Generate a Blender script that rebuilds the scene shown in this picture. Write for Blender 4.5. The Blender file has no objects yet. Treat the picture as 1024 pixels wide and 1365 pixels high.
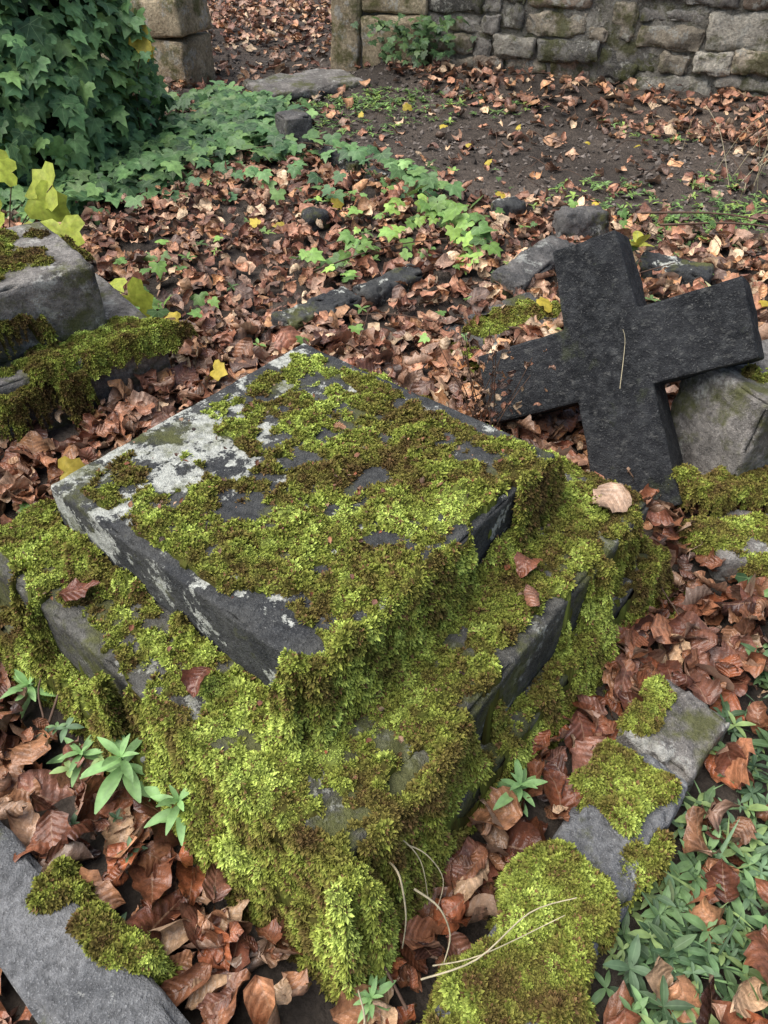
import bpy, bmesh, math
import numpy as np
from mathutils import Vector, Matrix
rng=np.random.default_rng(7)
scene=bpy.context.scene
# ---------------------------------------------------------------- noise
def _h(ix,iy,iz,seed):
    h=(ix*374761393+iy*668265263+iz*1274126177+seed*974634777)&0xffffffff
    h=((h^(h>>13))*1274126177)&0xffffffff
    h=(h^(h>>16))&0xffffffff
    return h/4294967295.0*2-1
def vn(P,scale,seed=0):
    Q=np.asarray(P,float)*scale
    i=np.floor(Q).astype(np.int64); f=Q-i; f=f*f*(3-2*f)
    r=0
    for dx in (0,1):
        for dy in (0,1):
            for dz in (0,1):
                w=(f[...,0] if dx else 1-f[...,0])*(f[...,1] if dy else 1-f[...,1])*(f[...,2] if dz else 1-f[...,2])
                r=r+w*_h(i[...,0]+dx,i[...,1]+dy,i[...,2]+dz,seed)
    return r
def fbm(P,scale,seed=0,o=3):
    r=0;a=1;s=0
    for k in range(o):
        r=r+a*vn(P,scale*2.03**k,seed+k*11); s+=a; a*=.5
    return r/s
def v2(x,y): return np.stack([x,y,np.zeros_like(x)],-1)
def S(x): x=np.clip(x,0,1); return x*x*(3-2*x)
def norm(a): return a/np.maximum(np.linalg.norm(a,axis=-1,keepdims=True),1e-9)
# ---------------------------------------------------------------- mesh helper
def mk(name,V,F,mat,col=None,luv=None,smooth=True,parent=None):
    V=np.asarray(V,np.float32).reshape(-1,3); F=np.asarray(F,np.int32)
    k=F.shape[1]
    me=bpy.data.meshes.new(name)
    me.vertices.add(len(V)); me.vertices.foreach_set('co',V.ravel())
    me.loops.add(F.size); me.loops.foreach_set('vertex_index',F.ravel())
    me.polygons.add(len(F)); me.polygons.foreach_set('loop_start',np.arange(0,F.size,k,dtype=np.int32))
    me.update(calc_edges=True); me.validate()
    me.polygons.foreach_set('use_smooth',np.full(len(me.polygons),smooth))
    if col is not None:
        c=np.ones((len(V),4),np.float32); c[:,:3]=np.asarray(col).reshape(-1,3)
        a=me.attributes.new('Col','FLOAT_COLOR','POINT'); a.data.foreach_set('color',c.ravel())
    if luv is not None:
        a=me.attributes.new('luv','FLOAT_VECTOR','POINT'); a.data.foreach_set('vector',np.asarray(luv,np.float32).ravel())
    me.materials.append(mat)
    ob=bpy.data.objects.new(name,me); scene.collection.objects.link(ob)
    if parent: ob.parent=parent
    return ob
def empty(name):
    e=bpy.data.objects.new(name,None); scene.collection.objects.link(e); return e
def cat(parts):
    Vs=[];Fs=[];Cs=[];o=0
    for V,F,C in parts:
        Vs.append(V);Fs.append(F+o);Cs.append(C);o+=len(V)
    return np.concatenate(Vs),np.concatenate(Fs),np.concatenate(Cs)
# ---------------------------------------------------------------- materials
class M:
    def __init__(s,name):
        s.m=bpy.data.materials.new(name); s.m.use_nodes=True
        s.nt=s.m.node_tree; s.n=s.nt.nodes; s.l=s.nt.links
        s.b=s.n['Principled BSDF']; s.out=s.n['Material Output']
        s.b.inputs['Specular IOR Level'].default_value=.3
        s.tc=s.n.new('ShaderNodeTexCoord').outputs['Object']
    def link(s,a,b): s.l.new(a,b)
    def noise(s,scale,detail=4,rough=.6,vec=None,out='Fac'):
        x=s.n.new('ShaderNodeTexNoise'); x.inputs['Scale'].default_value=scale
        x.inputs['Detail'].default_value=detail; x.inputs['Roughness'].default_value=rough
        s.link(vec or s.tc,x.inputs['Vector']); return x.outputs[out]
    def vor(s,scale,feature='F1',out='Distance',vec=None):
        x=s.n.new('ShaderNodeTexVoronoi'); x.feature=feature; x.inputs['Scale'].default_value=scale
        s.link(vec or s.tc,x.inputs['Vector']); return x.outputs[out]
    def ramp(s,f,stops):
        x=s.n.new('ShaderNodeValToRGB'); e=x.color_ramp.elements
        while len(e)<len(stops): e.new(.5)
        for i,(p,c) in enumerate(stops):
            e[i].position=p
            if not isinstance(c,(tuple,list)): c=(c,c,c)
            e[i].color=(*c,1)
        s.link(f,x.inputs['Fac']); return x.outputs['Color']
    def mix(s,f,a,b,mode='MIX'):
        x=s.n.new('ShaderNodeMix'); x.data_type='RGBA'; x.blend_type=mode
        for i,v in ((0,f),(6,a),(7,b)):
            if hasattr(v,'is_linked'): s.link(v,x.inputs[i])
            elif i==0: x.inputs[0].default_value=v
            else: x.inputs[i].default_value=(*v,1) if isinstance(v,(tuple,list)) else (v,v,v,1)
        return x.outputs[2]
    def math(s,op,a,b=None,c=None):
        x=s.n.new('ShaderNodeMath'); x.operation=op
        for i,v in enumerate((a,b,c)):
            if v is None: continue
            if hasattr(v,'is_linked'): s.link(v,x.inputs[i])
            else: x.inputs[i].default_value=v
        return x.outputs[0]
    def dist(s,p):
        x=s.n.new('ShaderNodeVectorMath'); x.operation='DISTANCE'; s.link(s.tc,x.inputs[0]); x.inputs[1].default_value=p; return x.outputs['Value']
    def attr(s,name,out='Color'):
        x=s.n.new('ShaderNodeAttribute'); x.attribute_name=name; return x.outputs[out]
    def bump(s,h,strength=.5,dist=.01,prev=None):
        x=s.n.new('ShaderNodeBump'); x.inputs['Strength'].default_value=strength; x.inputs['Distance'].default_value=dist
        s.link(h,x.inputs['Height'])
        if prev: s.link(prev,x.inputs['Normal'])
        return x.outputs['Normal']
    def fin(s,col=None,normal=None,rough=None):
        if col is not None: s.link(col,s.b.inputs['Base Color'])
        if normal is not None: s.link(normal,s.b.inputs['Normal'])
        if rough is not None:
            if hasattr(rough,'is_linked'): s.link(rough,s.b.inputs['Roughness'])
            else: s.b.inputs['Roughness'].default_value=rough
        return s.m
    def translucent(s,col,fac,normal=None):
        t=s.n.new('ShaderNodeBsdfTranslucent'); s.link(col,t.inputs['Color'])
        mx=s.n.new('ShaderNodeMixShader'); mx.inputs[0].default_value=fac
        s.link(s.b.outputs[0],mx.inputs[1]); s.link(t.outputs[0],mx.inputs[2]); s.link(mx.outputs[0],s.out.inputs[0])

def stone_mat(name,c1,c2,lichen=(.5,.5,.46),lt=.6,green=.0,bumpd=.006,scale=1.0,rough=.85,vcol=False,spots=()):
    m=M(name)
    a=m.noise(7*scale,4,.65); b=m.noise(60*scale,4,.7); g=m.noise(260*scale,2,.7)
    col=m.mix(m.ramp(a,[(.35,0),(.65,1)]),c1,c2)
    if vcol: col=m.mix(1,m.attr('Col'),m.ramp(a,[(.3,.55),(.7,1.45)]),'MULTIPLY')
    col=m.mix(1,col,m.ramp(b,[(.3,.5),(.7,1.5)]),'MULTIPLY')
    col=m.mix(m.ramp(g,[(.55,0),(.75,.55)]),col,tuple(min(1,x*2.2+.04) for x in c2))
    l1=m.noise(9*scale,6,.75); 
    for p,r,am in spots:
        k=m.math('MULTIPLY',m.math('SUBTRACT',1.0,m.math('MINIMUM',m.math('DIVIDE',m.dist(p),r),1.0)),am)
        l1=m.math('ADD',l1,k)
    lf=m.ramp(l1,[(lt,0),(lt+.03,1)])
    col=m.mix(m.math('MULTIPLY',lf,.85),col,m.mix(m.ramp(b,[(.35,0),(.6,1)]),tuple(x*.5 for x in lichen),lichen))
    if green>0:
        gf=m.ramp(m.noise(5*scale,5,.7),[(.60-green*.2,0),(.70-green*.2,.8)])
        col=m.mix(gf,col,m.mix(b,(.03,.03,.012),(.16,.17,.04)))
    h=m.math('ADD',m.math('MULTIPLY',b,.9),m.math('MULTIPLY',g,.5))
    h=m.math('ADD',h,m.math('MULTIPLY',a,1.2))
    return m.fin(col,m.bump(h,1.,bumpd),rough)
LIC=[((-.44,1.37,.45),.24,.16),((-.66,1.22,.42),.20,.08),((-.42,1.02,.45),.15,.07),((-.30,1.75,.45),.30,.07)]
m_slab=stone_mat('slate_stone',(.026,.028,.031),(.075,.075,.070),(.60,.61,.54),.57,.3,.008,1,.85,False,LIC)
m_tier=stone_mat('weathered_tier_stone',(.035,.034,.030),(.12,.115,.10),(.4,.4,.35),.57,.7,.010)
m_kerb=stone_mat('kerb_stone',(.085,.087,.09),(.19,.19,.19),(.45,.45,.42),.60,.1,.008)
m_block=stone_mat('old_block_stone',(.11,.10,.09),(.27,.25,.225),(.48,.47,.42),.57,.45,.010)
m_rock=stone_mat('rock_grey',(.055,.055,.055),(.16,.15,.14),(.42,.42,.38),.57,.35,.012)
m_wallst=stone_mat('rubble_stone',(.10,.09,.08),(.30,.27,.23),(.55,.53,.46),.55,.45,.03,.9,.9,True)
m_mort=stone_mat('lime_mortar',(.20,.185,.15),(.42,.39,.33),(.5,.5,.44),.6,.4,.04)
m_sand=stone_mat('sandstone',(.26,.20,.125),(.50,.41,.28),(.55,.52,.45),.55,.5,.018,.8,.9)
# cross
m=M('dark_cross_stone')
a=m.noise(6,4,.65); b=m.noise(30,6,.75); g=m.noise(200,2,.7)
mp=m.n.new('ShaderNodeMapping'); mp.inputs['Scale'].default_value=(1,6,5); mp.inputs['Rotation'].default_value=(.3,.5,.7); m.link(m.tc,mp.inputs['Vector'])
sc=m.noise(11,5,.8,mp.outputs[0])
col=m.mix(m.ramp(a,[(.38,0),(.62,1)]),(.006,.007,.009),(.024,.025,.028))
col=m.mix(m.ramp(b,[(.46,0),(.66,.6)]),col,(.065,.068,.070))
col=m.mix(m.ramp(sc,[(.55,0),(.67,.6)]),col,(.14,.14,.13))
col=m.mix(m.ramp(g,[(.60,0),(.72,.6)]),col,(.18,.18,.17))
gr=m.ramp(m.noise(8,5,.7),[(.60,0),(.70,.5)])
col=m.mix(gr,col,(.06,.07,.03))
m_cross=m.fin(col,m.bump(m.math('ADD',m.math('MULTIPLY',b,1.8),m.math('MULTIPLY',g,.6)),1.,.009),.75)
# moss
m=M('moss'); c=m.attr('Col'); m.b.inputs['Specular IOR Level'].default_value=.1
m_moss=m.fin(c,None,.85)
# litter leaf
def leaf_mat(name,rough,veins=45,lam=.3,det=4):
    m=M(name); luv=m.attr('luv','Vector'); sp=m.n.new('ShaderNodeSeparateXYZ'); m.link(luv,sp.inputs[0])
    t=sp.outputs[0]; v=m.math('ABSOLUTE',sp.outputs[1])
    s=m.math('SINE',m.math('MULTIPLY',m.math('SUBTRACT',m.math('ADD',t,m.math('MULTIPLY',sp.outputs[2],.02)),m.math('MULTIPLY',v,.22)),veins))
    mid=m.math('LESS_THAN',v,.035)
    c=m.attr('Col')
    bl=m.noise(38,det,.75)
    c=m.mix(1,c,m.ramp(bl,[(.3,.4),(.5,1),(.7,1.6)]),'MULTIPLY')
    vf=m.ramp(s,[(.84,0),(.99,lam)])
    c=m.mix(vf,c,(.04,.020,.012))
    c=m.mix(m.math('MULTIPLY',mid,.45),c,(.34,.21,.13))
    geo=m.n.new('ShaderNodeNewGeometry')
    c=m.mix(m.math('MULTIPLY',geo.outputs['Backfacing'],.4),c,(.40,.28,.20))
    h=m.math('ADD',m.math('MULTIPLY',s,-.2),m.math('MULTIPLY',bl,1.6))
    m.b.inputs['Specular IOR Level'].default_value=.5
    rr=m.ramp(bl,[(.35,rough+.2),(.6,rough-.08)])
    return m.fin(c,m.bump(h,.6,.005),rr)
m_leafn=leaf_mat('wet_fallen_leaf',.28,45,.2)
m_leaff=leaf_mat('dry_fallen_leaf',.5,30,.1,3)
def green_mat(name,rough=.4,tr=.2,fan=True,vein=(.30,.38,.22),vs=.5,spec=.35):
    m=M(name); luv=m.attr('luv','Vector'); sp=m.n.new('ShaderNodeSeparateXYZ'); m.link(luv,sp.inputs[0])
    c=m.attr('Col'); x,y=sp.outputs[0],sp.outputs[1]
    if fan:
        ang=m.math('ARCTAN2',x,y); r=m.math('SQRT',m.math('ADD',m.math('MULTIPLY',x,x),m.math('MULTIPLY',y,y)))
        d=m.math('MULTIPLY',m.math('ABSOLUTE',m.math('SINE',m.math('MULTIPLY',ang,4))),r)
        f=m.ramp(d,[(.01,1),(.05,0)])
    else:
        f=m.ramp(m.math('ABSOLUTE',y),[(.05,1),(.14,0)])
    c=m.mix(m.math('MULTIPLY',f,vs),c,vein)
    c=m.mix(1,c,m.ramp(m.noise(40,2,.6),[(.3,.7),(.7,1.25)]),'MULTIPLY')
    m.b.inputs['Specular IOR Level'].default_value=spec
    m.fin(c,None,rough)
    if tr>0: m.translucent(c,tr)
    return m.m
m_ivy=green_mat('ivy_leaf',.42,.15,True,(.30,.42,.20),.55,.3)
m_weed=green_mat('weed_leaf',.5,.2,False,(.25,.36,.2),.3)
m_yel=green_mat('yellow_leaf',.5,.3,True,(.55,.5,.1),.4)
# soil
m=M('soil')
a=m.noise(1.3,4,.6); b=m.noise(22,7,.75); g=m.vor(70)
col=m.mix(m.ramp(a,[(.35,0),(.65,1)]),(.046,.037,.030),(.105,.083,.066))
col=m.mix(1,col,m.ramp(b,[(.3,.5),(.7,1.7)]),'MULTIPLY')
m_soil=m.fin(col,m.bump(m.math('SUBTRACT',b,m.math('MULTIPLY',g,.4)),.9,.03),.9)
def flat(name,c,rough=.7,var=.4):
    m=M(name); n=m.noise(50,3,.6)
    m.fin(m.ramp(n,[(.3,tuple(x*(1-var) for x in c)),(.7,tuple(min(1,x*(1+var)) for x in c))]),m.bump(n,.3,.002),rough); return m.m
m_twig=flat('twig_bark',(.10,.06,.04)); m_straw=flat('dry_straw',(.50,.43,.28),.6,.3)
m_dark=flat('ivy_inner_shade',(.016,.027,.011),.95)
m=M('pebble'); m_peb=m.fin(m.attr('Col'),None,.8)
# ---------------------------------------------------------------- layout (world metres)
PC=np.array([-.164,1.306]); ANG=math.radians(50.6)
E1=np.array([math.cos(ANG),math.sin(ANG)]); E2=np.array([-math.sin(ANG),math.cos(ANG)])
SA,SB=.003,-.028
PC2=PC+E1*SA+E2*SB
WP=np.array([-.38,7.05]); WD=np.array([.930,-.368]); WN=np.array([-.368,-.930])
path=np.array([(-1.0,7.2),(-.3,5.75),(.75,4.85),(2.0,4.3),(4.5,3.2)])
def pathd(x,y):
    d=np.full(np.shape(x),9.)
    for p,q in zip(path[:-1],path[1:]):
        e=q-p; t=np.clip(((x-p[0])*e[0]+(y-p[1])*e[1])/(e@e),0,1)
        d=np.minimum(d,np.hypot(x-p[0]-t*e[0],y-p[1]-t*e[1]))
    return d
def gh(x,y):
    x=np.asarray(x,float);y=np.asarray(y,float)
    P=v2(x,y)
    h=.03*vn(P,1.1,3)+.012*vn(P,5,4)
    dw=(x-WP[0])*WN[0]+(y-WP[1])*WN[1]; s=(x-WP[0])*WD[0]+(y-WP[1])*WD[1]
    h=h+.08*S(1-dw/.8)*S(s/.5)*(dw>-.3)
    pd=pathd(x,y); h=h-.03*S(1-pd/.9)
    return h
# ---------------------------------------------------------------- ground
xs=np.concatenate([np.linspace(-60,-5,12)[:-1],np.linspace(-5,5.5,211),np.linspace(5.5,60,12)[1:]])
ys=np.concatenate([np.linspace(-60,-1,12)[:-1],np.linspace(-1,12,261),np.linspace(12,80,12)[1:]])
X,Y=np.meshgrid(xs,ys,indexing='ij'); Z=gh(X,Y)+.012*vn(v2(X,Y),14,9)
nx,ny=X.shape
def gridF(nx,ny):
    i=np.arange(nx*ny).reshape(nx,ny)
    return np.stack([i[:-1,:-1],i[1:,:-1],i[1:,1:],i[:-1,1:]],-1).reshape(-1,4)
mk('ground',np.stack([X,Y,Z],-1).reshape(-1,3),gridF(nx,ny),m_soil)
# ---------------------------------------------------------------- stones
def rockVF(half,r=.01,amp=.004,n=14,seed=0,freq=6,taper=0,chip=.0):
    half=np.array(half,float); o=0; Vs=[];Fs=[]
    step=max(half)*2/n
    for ax in range(3):
        for sg in (-1,1):
            u,v=[(1,2),(2,0),(0,1)][ax]
            nu=max(2,int(half[u]*2/step))+1; nv=max(2,int(half[v]*2/step))+1
            def lin(h,n): 
                rr=min(r,h*.8)
                return np.unique(np.concatenate([[-h,-h+rr*.35,-h+rr],np.linspace(-h+rr,h-rr,n),[h-rr,h-rr*.35,h]]))
            A,B=np.meshgrid(lin(half[u],nu),lin(half[v],nv),indexing='ij')
            P=np.zeros(A.shape+(3,)); P[...,ax]=sg*half[ax]; P[...,u]=A; P[...,v]=B
            f=gridF(*A.shape)
            if sg<0: f=f[:,::-1]
            Vs.append(P.reshape(-1,3)); Fs.append(f+o); o+=A.size
    V=np.concatenate(Vs);F=np.concatenate(Fs)
    rr=np.minimum(r,half*.8)
    inner=np.clip(V,-(half-rr),half-rr); d=norm(V-inner)
    edge=1-S((np.abs(d).max(1)-.8)*6)
    V=inner+d*rr
    V=V+d*(amp*(fbm(V+seed*3.1,freq,seed,3)+.35*fbm(V+seed,freq*5,seed+5,2)))[:,None]
    if chip: V=V-d*(edge*chip*S((vn(V+seed,22,seed+9)+.6*vn(V+seed,55,seed+8)-.0)*1.6))[:,None]
    if taper: V[:,:2]*=(1-taper*(V[:,2:3]/half[2]))
    return V,F
def place(V,loc,rz=0,rx=0,ry=0):
    R=np.array((Matrix.Rotation(rz,3,'Z')@Matrix.Rotation(ry,3,'Y')@Matrix.Rotation(rx,3,'X')))
    return V@R.T+np.array(loc)
def rock(name,half,loc,rz=0,mat=None,parent=None,rx=0,ry=0,**k):
    V,F=rockVF(half,**k)
    ob=mk(name,place(V,loc,rz,rx,ry),F,mat,parent=parent)
    bm=bmesh.new(); bm.from_mesh(ob.data); bmesh.ops.remove_doubles(bm,verts=bm.verts,dist=.0003); bm.to_mesh(ob.data); bm.free()
    return ob
foot=[(PC2[0],PC2[1],ANG,.62,.62)]
ped=empty('gravestone_pedestal')
rock('base_step',(.60,.60,.10),(PC2[0],PC2[1],.035),ANG,m_tier,ped,r=.015,amp=.010,n=60,seed=1,chip=.015)
rock('middle_step',(.55,.55,.085),(PC2[0],PC2[1],.215),ANG,m_tier,ped,r=.010,amp=.006,n=80,seed=2,chip=.016)
rock('top_slab',(.39,.39,.08),(PC[0],PC[1],.37),ANG,m_slab,ped,r=.007,amp=.003,n=90,seed=3,chip=.012)
# ---------------------------------------------------------------- moss
C_BR=np.array([.110,.072,.028]);C_OL=np.array([.170,.150,.038]);C_GR=np.array([.250,.290,.054]);C_LI=np.array([.46,.55,.13])
def mosscol(P,bias=0):
    P0=P*np.array([1,1,0.])
    c=.54+.55*fbm(P,7,21,3)+.28*vn(P,36,22)+.28*vn(P,80,23)+.22*vn(P0,26,42)+bias
    c=np.clip(c,0,1)[:,None]
    a=np.where(c<.33,C_BR+(C_OL-C_BR)*(c/.33),np.where(c<.66,C_OL+(C_GR-C_OL)*((c-.33)/.33),C_GR+(C_LI-C_GR)*((c-.66)/.34)))
    return a
def tufts(V,F,keep,n,L=(.006,.012),bias=0,nb=5):
    T=V[F]; e1=T[:,1]-T[:,0]; e2=T[:,2]-T[:,0]; N=np.cross(e1,e2); A=np.linalg.norm(N,axis=1)
    k=keep[F].all(1); w=A*k; w=w/w.sum(); idx=rng.choice(len(F),n,p=w)
    u=rng.random(n);v=rng.random(n); fl=u+v>1; u[fl]=1-u[fl]; v[fl]=1-v[fl]
    p=T[idx,0]+e1[idx]*u[:,None]+e2[idx]*v[:,None]; Nn=norm(N[idx]); Nn[Nn[:,2]<0]*=-1
    Nn=norm(Nn+np.array([0,0,.35])+rng.normal(0,.25,(n,3)))
    ref=norm(np.cross(Nn,rng.normal(size=(n,3)))); bit=np.cross(Nn,ref)
    base=mosscol(p,bias); base=base*(rng.uniform(.65,1.35,(n,1)))
    br=rng.random(n)<.07; base[br]=np.array([.15,.09,.04])*rng.uniform(.6,1.6,(br.sum(),1))
    Ls=rng.uniform(L[0],L[1],n)*(1+.45*vn(p,30,31)); ph=rng.random(n)*6.28
    Vo=[];Co=[]
    for b in range(nb):
        az=ph+b*6.283/nb+rng.normal(0,.3,n); el=rng.uniform(.25,1.3,n)
        d=Nn*np.cos(el)[:,None]+(ref*np.cos(az)[:,None]+bit*np.sin(az)[:,None])*np.sin(el)[:,None]
        side=norm(np.cross(d,Nn))
        l=Ls*rng.uniform(.7,1.3,n); w=l*.20
        mid=p+d*(l*.6)[:,None]
        tip=p+d*l[:,None]; tip[:,2]-=l*.15
        Vo.append(np.stack([p,mid+side*w[:,None],tip,mid-side*w[:,None]],1))
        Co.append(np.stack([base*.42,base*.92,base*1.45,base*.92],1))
    Vo=np.concatenate(Vo);Co=np.concatenate(Co); m=len(Vo)
    i=np.arange(m)*4
    Fo=np.concatenate([np.stack([i,i+1,i+2],1),np.stack([i,i+2,i+3],1)])
    return Vo.reshape(-1,3),Fo,Co.reshape(-1,3)
def q2t(F): return np.concatenate([F[:,[0,1,2]],F[:,[0,2,3]]])
g=np.arange(-.78,.7801,.006); A,B=np.meshgrid(g,g,indexing='ij')
W3=v2(PC[0]+A*E1[0]+B*E2[0],PC[1]+A*E1[1]+B*E2[1])
mm=np.maximum(abs(A),abs(B)); A2=A-SA;B2=B-SB; m2=np.maximum(abs(A2),abs(B2))
LF=(-A>=abs(B)-.001); RF=(-B>abs(A))
n1=fbm(W3,11,41,3); n2=vn(W3,26,42)
d1=np.where(LF,-.030+.030*S((n1-.40)*4)*(B<.2)+.04*S((-.24-B)/.12)*(1+n1),np.where(RF,.010+.02*n1-.04*S((n2-.40)*4),-.030+.02*n1))
d2=np.where(LF,np.where(B2>-.02,-.034+.05*S((n1-.05)*4)*S((.45-B2)/.1)+.04*S((.10-B2)/.15),.006+.015*n1),np.where(RF,.008+.055*n1+.030*n2-.036*S((.22-abs(A2-.10))/.1)+.02*S((-A2-.40)/.08),.0))
d3=-.005+.02*n1
w1=.024;w2=.028;w3=.05
H=-.03+.160*S((.60+d3+w3-m2)/w3)+.163*S((.55+d2+w2-m2)/w2)+.148*S((.39+d1+w1-mm)/w1)
H=H+.022*S((.45-mm)/.06)*(mm>.39)*(1+2*n1)*S((n1+.3)*2)
th=.012+.012*n1+.008*n2+.006*vn(W3,60,43)
top=mm<.39
bare=np.full(A.shape,-1.)
def blob(a0,b0,ra,rb,rot=0.):
    ca,sa=math.cos(rot),math.sin(rot); x=(A-a0)*ca+(B-b0)*sa; y=-(A-a0)*sa+(B-b0)*ca
    return 1-np.sqrt((x/ra)**2+(y/rb)**2)
for bl in [(-.12,.30,.12,.07),(-.09,.19,.055,.11),(-.20,.20,.06,.05),(-.35,.36,.07,.04),(-.385,.12,.014,.26),(-.355,-.24,.05,.10),(.39,-.20,.055,.08),(-.05,.388,.5,.05),(.38,.1,.022,.2),(-.02,.05,.02,.025),(-.06,.11,.025,.015),(.39,-.38,.035,.035)]:
    bare=np.maximum(bare,blob(*bl))
bare=np.where(top,bare,-1)+.36*n1+.26*n2
bare2=np.maximum(-1,1-np.hypot((A2+.36)/.05,(B2+.535)/.02))
bare=np.maximum(bare,np.where(top,-1,bare2+.3*n2))
isb=S((bare-.02)*5)
Z=H+th-isb*.05
Z=Z-S((m2-.68)/.06)*.06
P3=np.stack([W3[...,0],W3[...,1],Z],-1)
ga=np.gradient(P3,axis=0);gb=np.gradient(P3,axis=1); Nv=norm(np.cross(ga,gb))
P3=P3+Nv*(.009*fbm(P3,18,47,3)+.005*vn(P3,60,48))[...,None]*(1-isb)[...,None]
Vm=P3.reshape(-1,3); Fm=q2t(gridF(*A.shape))
stone=np.where(mm<.391,.451,np.where(m2<.552,.301,np.where(m2<.602,.137,-1)))
keep=((P3[...,2]>stone-.004)&(m2<.70)).reshape(-1)
front=(W3[...,1]<2.0).reshape(-1)
Fk=Fm[keep[Fm].any(1)]
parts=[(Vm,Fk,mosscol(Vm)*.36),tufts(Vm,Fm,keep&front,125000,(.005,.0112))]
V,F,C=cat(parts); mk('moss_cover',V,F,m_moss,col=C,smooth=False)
def moss_patch(cx,cy,ang,ha,hb,z0,th,seed,n,bias=0,L=(.0055,.0115),drop=.05,ir=.5):
    g1=np.arange(-ha-.05,ha+.051,.008); g2=np.arange(-hb-.05,hb+.051,.008)
    A,B=np.meshgrid(g1,g2,indexing='ij'); c,s=math.cos(ang),math.sin(ang)
    P=v2(cx+A*c-B*s,cy+A*s+B*c); P[...,2]=seed
    r=(abs(A/ha)**3+abs(B/hb)**3)**(1/3.); nn=fbm(P,13,seed,3)
    mk_=S((1.0-r+ir*nn)*3.5)
    Z=z0-drop+(drop+th)*mk_+.018*nn*mk_+.008*vn(P,40,seed)
    P[...,2]=Z; V=P.reshape(-1,3); F=q2t(gridF(*A.shape)); kk=(mk_>.04).reshape(-1); F=F[kk[F].all(1)]
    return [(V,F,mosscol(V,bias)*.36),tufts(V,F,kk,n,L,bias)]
# ---------------------------------------------------------------- kerbs
K1=math.radians(-38.6)
kl=empty('grave_kerb')
kx=np.array([-.739,.71]);kd=np.array([math.cos(K1),math.sin(K1)]);kn=np.array([-kd[1],kd[0]])
c=kx+kd*.35-kn*.075
rock('kerb_length',(1.05,.075,.09),(c[0],c[1],.01),K1,m_kerb,kl,r=.018,amp=.010,n=90,seed=11,chip=.015)
foot.append((c[0],c[1],K1,1.05,.085))
kr=empty('grave_kerb.001')
kc=np.array([.40,.64]); 
for i,(off,hl,dz,s) in enumerate([(-.33,.20,0,21),(.07,.185,-.01,22),(.36,.10,-.015,23)]):
    c=kc+E1*off; rock('kerb_stone_%d'%(i+1),(hl,.085,.07),(c[0],c[1],.01+dz),ANG+[.0,.03,-.08][i],m_kerb if i!=2 else m_block,kr,r=.02,amp=.014,n=40,seed=s,chip=.025)
foot.append((kc[0]-.02,kc[1]-.02,ANG,.48,.085))
def kp(off,lat=0): c=kc+E1*off+E2*lat; return c[0],c[1]
P=[]
x,y=kp(-.29,.0); P+=moss_patch(x,y,ANG,.34,.098,.078,.016,51,15500,-.04,(.0055,.012),.08,.45)
x,y=kp(.16,.03); P+=moss_patch(x,y,ANG,.095,.085,.065,.020,52,4600,.05,(.0055,.0115),.06,.8)
x,y=kp(.36,.06); P+=moss_patch(x,y,ANG,.09,.04,.055,.015,58,1500,-.1,ir=.9)
x,y=kp(.02,-.07); P+=moss_patch(x,y,ANG,.12,.03,.04,.015,59,1500,-.1,ir=.9)
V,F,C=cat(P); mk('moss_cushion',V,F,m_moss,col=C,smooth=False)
x,y=kx+kd*.315-kn*.008
V,F,C=cat(moss_patch(x,y,K1,.14,.05,.09,.016,53,4500,-.08,(.0055,.012),.06,.7)); mk('moss_cushion.001',V,F,m_moss,col=C,smooth=False)
rr=empty('broken_stone')
rock('body',(.17,.15,.20),(1.08,1.88,.15),math.radians(25),m_block,rr,r=.012,amp=.016,n=34,seed=31,freq=6,ry=.1,chip=.03)
rock('footing',(.20,.11,.05),(1.10,1.50,.01),math.radians(-8),m_block,rr,r=.015,amp=.014,n=34,seed=32,chip=.03)
foot+=[(1.08,1.88,.4,.17,.15),(1.10,1.5,-.1,.18,.09)]
V,F,C=cat(moss_patch(.96,1.67,.3,.15,.08,.08,.04,54,4500,-.25,ir=.8)+moss_patch(1.03,1.47,-.1,.20,.11,.045,.020,55,5500,-.12,ir=.7)+moss_patch(1.12,1.80,.4,.08,.13,.335,.018,56,3500,.0,drop=.12,ir=.8))
mk('moss_cushion.002',V,F,m_moss,col=C,smooth=False)
LA=math.radians(38)
l1=np.array([math.cos(LA),math.sin(LA)]); l2=np.array([-l1[1],l1[0]])
fc=np.array([-.75,2.37])
lb=empty('stepped_stone_tomb')
c=fc-l1*.55+l2*.30; rock('lower_step',(.55,.30,.14),(c[0],c[1],.06),LA,m_block,lb,r=.010,amp=.008,n=60,seed=35,chip=.02)
foot.append((c[0],c[1],LA,.55,.30))
c2_=fc-l1*(.55+.145)+l2*.36; rock('upper_block',(.55,.24,.12),(c2_[0],c2_[1],.315),LA,m_block,lb,r=.010,amp=.007,n=60,seed=36,chip=.02)
P=[]
x,y=fc-l1*.25+l2*.06; P+=moss_patch(x,y,LA,.34,.095,.196,.022,57,11000,.02,drop=.07,ir=.45)
x,y=c2_+l1*.1; P+=moss_patch(x,y,LA,.46,.25,.432,.008,58,14000,-.2,ir=.40)
x,y=fc-l1*.50-l2*.0; P+=moss_patch(x,y,LA,.20,.05,.10,.06,59,4500,-.3,drop=.12,ir=.8)
x,y=fc-l1*.50+l2*.115; P+=moss_patch(x,y,LA,.18,.035,.28,.06,60,3500,-.22,drop=.1,ir=.8)
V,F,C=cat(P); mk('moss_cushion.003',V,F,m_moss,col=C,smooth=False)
bk=empty('broken_kerb')
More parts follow.
